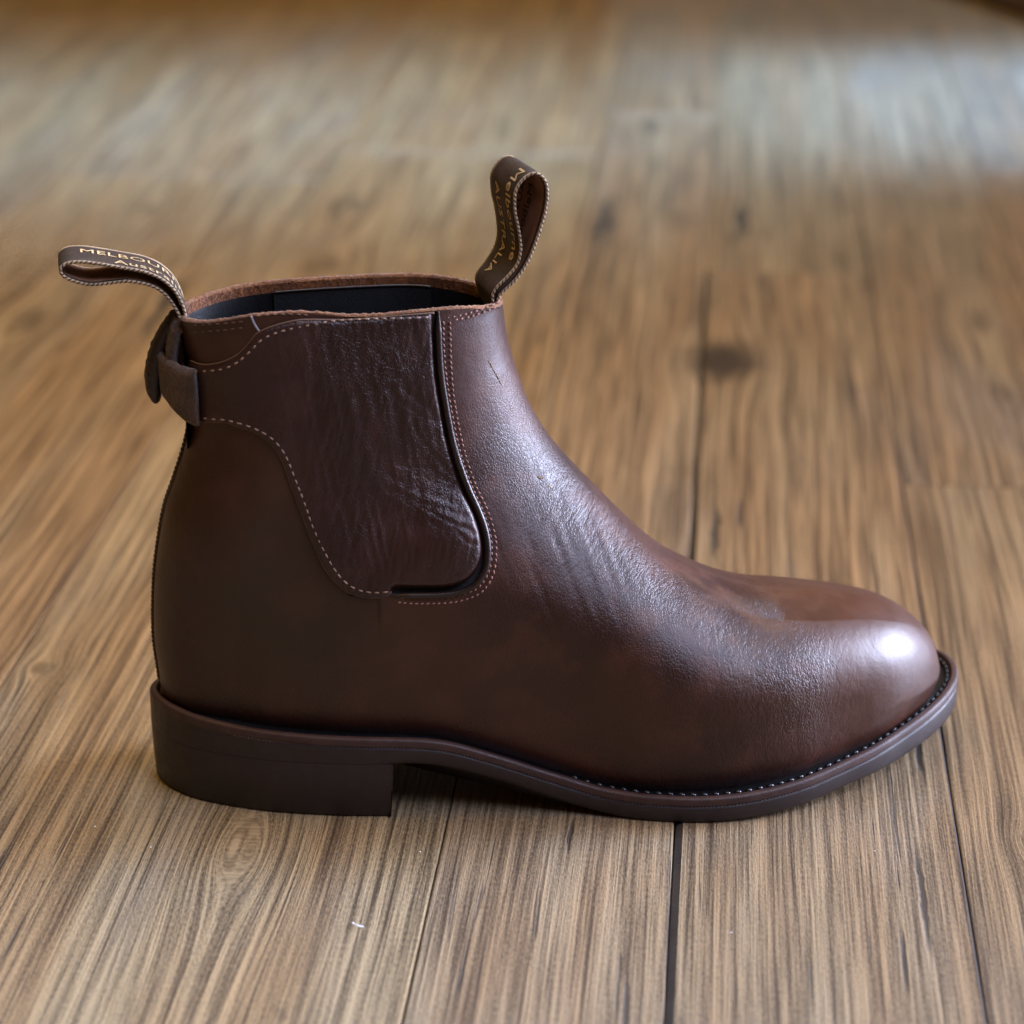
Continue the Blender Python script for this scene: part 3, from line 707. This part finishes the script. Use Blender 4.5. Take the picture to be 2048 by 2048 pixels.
def pull_tab(pts, y0, wv, label, texts):
    c = crv(np.array(pts)*MM, 150); path = np.stack([c[:, 0], np.full(150, y0), c[:, 1]], 1); wv = np.array(wv, float)
    if wv.ndim == 2: wv = np.stack([np.interp(np.linspace(0, 1, 150), np.linspace(0, 1, len(wv)), wv[:, k]) for k in range(3)], 1)
    wv = np.broadcast_to(wv, path.shape)
    th = .0011
    V, Fc, nn = ribbon(path, wv, th, 9)
    tab = mesh('pull_tab', V, Fc, m_tape, boot); tab['label'] = label
    # reverse of the woven tape lines the inside of the loop
    s = np.r_[0, np.cumsum(np.linalg.norm(np.diff(path, axis=0), axis=1))]
    ctr = path.mean(0); ini = 1. if ((ctr-path[75])@nn[75]) > 0 else -1.
    a = np.linspace(.06, .94, 7); Vi = (path[:, None]+a[None, :, None]*wv[:, None]+nn[:, None]*(ini*(th/2+.00012))).reshape(-1, 3)
    mesh('tape_reverse', Vi, grid_faces(150, 7), m_tapein, tab)
    # cream edges with dark whip stitches
    for f in (0., 1.):
        e = path+wv*f; ev, ef = tube(e, .00056, 8); mesh('tape_edge', ev, ef, m_cream, tab)
        u = np.arange(.001, s[-1]-.001, .00165); q = np.stack([np.interp(u, s, e[:, k]) for k in range(3)], 1)
        T = np.stack([np.interp(u, s, np.gradient(path[:, k])) for k in range(3)], 1); T /= np.linalg.norm(T, axis=1)[:, None]
        Nn = np.stack([np.interp(u, s, nn[:, k]) for k in range(3)], 1); Wn = np.stack([np.interp(u, s, wv[:, k]) for k in range(3)], 1)*(1 if f else -1); Wn /= np.linalg.norm(Wn, axis=1)[:, None]
        Td = T*.75+Nn*.66; V2, F2 = threads(q+Wn*.00035, Td, np.cross(Wn, Td), Wn, .00085, .00027)
        stuff(mesh('edge_stitching', V2, F2, m_darkthread, tab))
    for (body, s0, c0, size, ydir, inside, mat, mir) in texts:
        tv, tf = text_verts(body); sg = -1. if not inside else 1.
        ss = s0-tv[:, 0]*size*(1 if not mir else -1); ac = c0+ydir*tv[:, 1]*size/np.linalg.norm(wv[0])*.85
        p = np.stack([np.interp(ss, s, path[:, k]) for k in range(3)], 1); n3 = np.stack([np.interp(ss, s, nn[:, k]) for k in range(3)], 1)
        off = (-ini*(th/2+.00014)) if not inside else ini*(th/2+.00022)
        w3 = np.stack([np.interp(ss, s, wv[:, k]) for k in range(3)], 1); Vt = p+ac[:, None]*w3+n3*off
        # a little thickness
        b = len(Vt); V3 = np.vstack([Vt, Vt+n3*np.sign(off)*.00010]); F3 = [list(q) for q in tf]+[[i+b for i in q[::-1]] for q in tf]
        mesh('lettering', V3, F3, mat, tab, False)
    return tab
FT = [(126.9, 178.5), (126.8, 183), (126.9, 185.5), (128.5, 188.2), (132.0, 191.7), (135.4, 196.1), (136.7, 201.0), (136.4, 205.7), (135.6, 210.5), (134.7, 215.2), (134.6, 220.6), (135.2, 223.2), (136.9, 225.9), (139.2, 227.9), (141.8, 228.6), (144.1, 227.4), (145.6, 224.7), (146.0, 220.9), (145.5, 216.2), (144.5, 212.0), (142.2, 204.7), (139.3, 197.4), (135.5, 191.4), (131.3, 187.2), (129.0, 184.6), (128.4, 180)]
pull_tab(FT, -.0100, [(-.003, .0225, .0), (-.0062, .0225, .0), (-.0058, .0225, .001), (-.0070, .0225, .001), (-.0092, .022, .001), (-.0078, .0225, .0), (-.003, .0225, 0)], 'upright front pull tab with cream edge and pale lettering',
         [('Melbourne', .0555, .30, .0076, -1, False, m_cream2, False), ('AUSTRALIA', .0465, .74, .0066, -1, False, m_cream2, False),
          ('Melbourne', .0655, .42, .0062, 1, True, m_darkprint, True), ('AUSTRALIA', .0665, .70, .0056, 1, True, m_darkprint, True)])
RT_ = [(18.6, 174), (18.9, 180.2), (17.7, 185.0), (15.4, 189.4), (12.9, 192.1), (10.0, 194.2), (5.0, 196.3), (-2.9, 198.0), (-8.2, 199.1), (-14.9, 200.2), (-19.6, 200.2), (-22.4, 199.2), (-23.5, 197.5), (-22.9, 195.9), (-21.0, 194.4), (-16.6, 192.7), (-12.3, 192.1), (-5.9, 192.6), (-.5, 193.0), (6.5, 191.6), (10.9, 189.2), (14.0, 185.6), (16.2, 181.6), (17.2, 178.5), (17.4, 174)]
pull_tab(RT_, -.0090, (-.0015, .0190, .0005), 'rear pull tab bent back behind the heel with pale lettering',
         [('MELBOURNE', .0510, .50, .0072, 1, False, m_cream2, False), ('Australia', .0390, .10, .0072, 1, False, m_cream2, False)])

# ---- strap keeper behind the heel and the strap end pushed through it
kp = crv(np.array([(22.6, -19.4), (20.0, -18.0), (15.6, -14.5), (12, -9.5), (10.3, -3.5), (10.5, 3), (12.5, 9), (17, 14.5), (23, 18.5), (29, 21)])*MM, 70)
tk = np.linspace(0, 1, 70); z0 = .1428+.0085*sst(.0, .42, tk); hz_ = np.stack([tk*0-.0008, tk*0, .0208-.0055*sst(0, .42, tk)], 1)
V, Fc, nn = ribbon(np.column_stack([kp, z0]), hz_, .0034, 12)
V = V+RNG.normal(0, .00012, V.shape)
keeper = mesh('strap_keeper', V, Fc, m_keeper, boot)
Vn, Fn = [], []
for k in range(1500):
    i = random.randrange(len(V)); p = V[i]+RNG.normal(0, .0004, 3); d = RNG.normal(0, 1, 3); d /= np.linalg.norm(d); l = random.uniform(.0003, .0010)
    sd = np.cross(d, RNG.normal(0, 1, 3)); sd /= np.linalg.norm(sd); b = len(Vn); Vn += [p-sd*.00006, p+sd*.00006, p+d*l]; Fn.append([b, b+1, b+2])
stuff(mesh('suede_nap', np.array(Vn), Fn, m_keeper, keeper, False))
ep, en = surfn(np.full(20, .0224)+RNG.normal(0, .0002, 20), np.linspace(.1432, .1632, 20), .0030)
V, Fc = tube(ep+RNG.normal(0, .00015, ep.shape), .0011, 7); mesh('raw_edge', V, Fc, suede('reddish_raw_edge', (.10, .04, .022), (.20, .085, .05)), keeper)
def lump(rows, dy, n=20):
    """thick tongue of leather: rows of (z, x back, x front, y middle, half depth) in mm"""
    r = crv(np.array(rows, float), 40)*MM; a = np.arange(n)*2*np.pi/n; ca, sa = np.cos(a), np.sin(a)
    ca = np.sign(ca)*np.abs(ca)**.8; sa = np.sign(sa)*np.abs(sa)**.7
    V = np.stack([((r[:, 1]+r[:, 2])/2)[:, None]+((r[:, 2]-r[:, 1])/2)[:, None]*ca, r[:, 3, None]+r[:, 4, None]*sa, np.repeat(r[:, :1], n, 1)], -1).reshape(-1, 3)
    return V, grid_faces(40, n, True).tolist()+[list(range(n))[::-1], list(range(39*n, 40*n))]
V, Fc = lump([(178.4, 13.4, 16.2, 1.5, 4.0), (174.5, 10.4, 15.5, 1.5, 6.5), (169.5, 7.4, 14, 1.5, 7.5), (163.5, 4.8, 12.2, 1.5, 8.0), (157, 3.4, 10.6, 1.5, 8.0), (151, 3.6, 9.6, 1.5, 7.5), (147, 5.2, 8.6, 1.5, 5.5), (145.6, 6.4, 7.6, 1.5, 3.0)], 0)
V = V+RNG.normal(0, .00012, V.shape); mesh('strap_end', V, Fc, m_tongue, boot)
V, Fc = lump([(179.2, 14.6, 18.6, -1.5, 7.5), (174, 12.6, 17.6, -2.5, 9.0), (168, 11.4, 16.2, -3, 9.5), (162, 10.8, 15.4, -3, 9.5), (157, 11.0, 15.0, -3, 8.5)], 0)
V = V+RNG.normal(0, .00016, V.shape); tongue = mesh('suede_tongue', V, Fc, m_keeper, boot)
Vn, Fn = [], []
for k in range(900):
    p = V[random.randrange(len(V))]+RNG.normal(0, .0005, 3); d = RNG.normal(0, 1, 3); d /= np.linalg.norm(d); l = random.uniform(.0003, .0009)
    sd = np.cross(d, RNG.normal(0, 1, 3)); sd /= np.linalg.norm(sd); c0 = len(Vn); Vn += [p-sd*.00006, p+sd*.00006, p+d*l]; Fn.append([c0, c0+1, c0+2])
stuff(mesh('suede_nap', np.array(Vn), Fn, m_keeper, tongue, False))

# ---------------------------------------------------------------- lint on the floor, flat stand-in for dark furniture at the back
c = crv(np.array([(-.0535, -.1345, .0004), (-.0530, -.1370, .0008), (-.0515, -.1385, .0010), (-.0495, -.1380, .0004)]), 24)
V, Fc = tube(c, .00028*np.minimum(1, np.minimum(np.arange(24)+2, 25-np.arange(24))/6), 7)
o = mesh('lint_fibre', V, Fc, m_lint); o['label'] = 'tiny curled white lint fibre lying on the floor in front of the heel'; o['category'] = 'lint'
# flat mat shape in place of a furniture foot, which mirrored in the floor
p0, p1 = np.array([.425, 1.700]), np.array([.495, 1.505]); d = (p1-p0)/np.linalg.norm(p1-p0); q = np.array([-d[1], d[0]]); q = q if q[0] > 0 else -q
A = p1+d*.55; B = A+q*.9; Cc = p0-d*.5+q*.9; D = p0-d*.5
A = p1+d*.02; B = A+q*.9
bm = bmesh.new(); vs = [bm.verts.new((*r, .0)) for r in (A, B, Cc, D)]; f = bm.faces.new(vs)
r = bmesh.ops.extrude_face_region(bm, geom=[f]); bmesh.ops.translate(bm, vec=(0, 0, .008), verts=[v for v in r['geom'] if isinstance(v, bmesh.types.BMVert)])
bmesh.ops.recalc_face_normals(bm, faces=bm.faces); bmesh.ops.bevel(bm, geom=[e for e in bm.edges if e.calc_length() > .1], offset=.003, segments=3, affect='EDGES')
me = bpy.data.meshes.new('mat'); bm.to_mesh(me); bm.free(); me.materials.append(m_cab)
o = bpy.data.objects.new('mat_stand_in', me); COL.objects.link(o); o.location = (0, 0, .0004)
o['label'] = 'blurred corner of a flat dark brown piece standing in for furniture at the far right of the wooden floor'; o['category'] = 'mat'

bm = bmesh.new(); bmesh.ops.create_icosphere(bm, subdivisions=1, radius=.00042)
for v in bm.verts: v.co *= random.uniform(.6, 1.2); v.co.z *= .6
me = bpy.data.meshes.new('speck'); bm.to_mesh(me); bm.free(); me.materials.append(m_lint)
for k, (x, y, where) in enumerate([(-.150, -.0638, 'leftmost, left of the heel'), (-.128, -.080, 'below the back of the heel'), (-.0325, -.0835, 'just in front of the heel breast corner'), (.128, -.083, 'below the toe'), (.073, -.142, 'right of the wide dark seam')]):
    o = bpy.data.objects.new('dust_speck', me); COL.objects.link(o); o.location = (x, y, .0004); o.rotation_euler = (0, 0, k)
    o['label'] = 'tiny white dust speck on the planks '+where; o['category'] = 'dust speck'; o['group'] = 'dust specks on the floor'
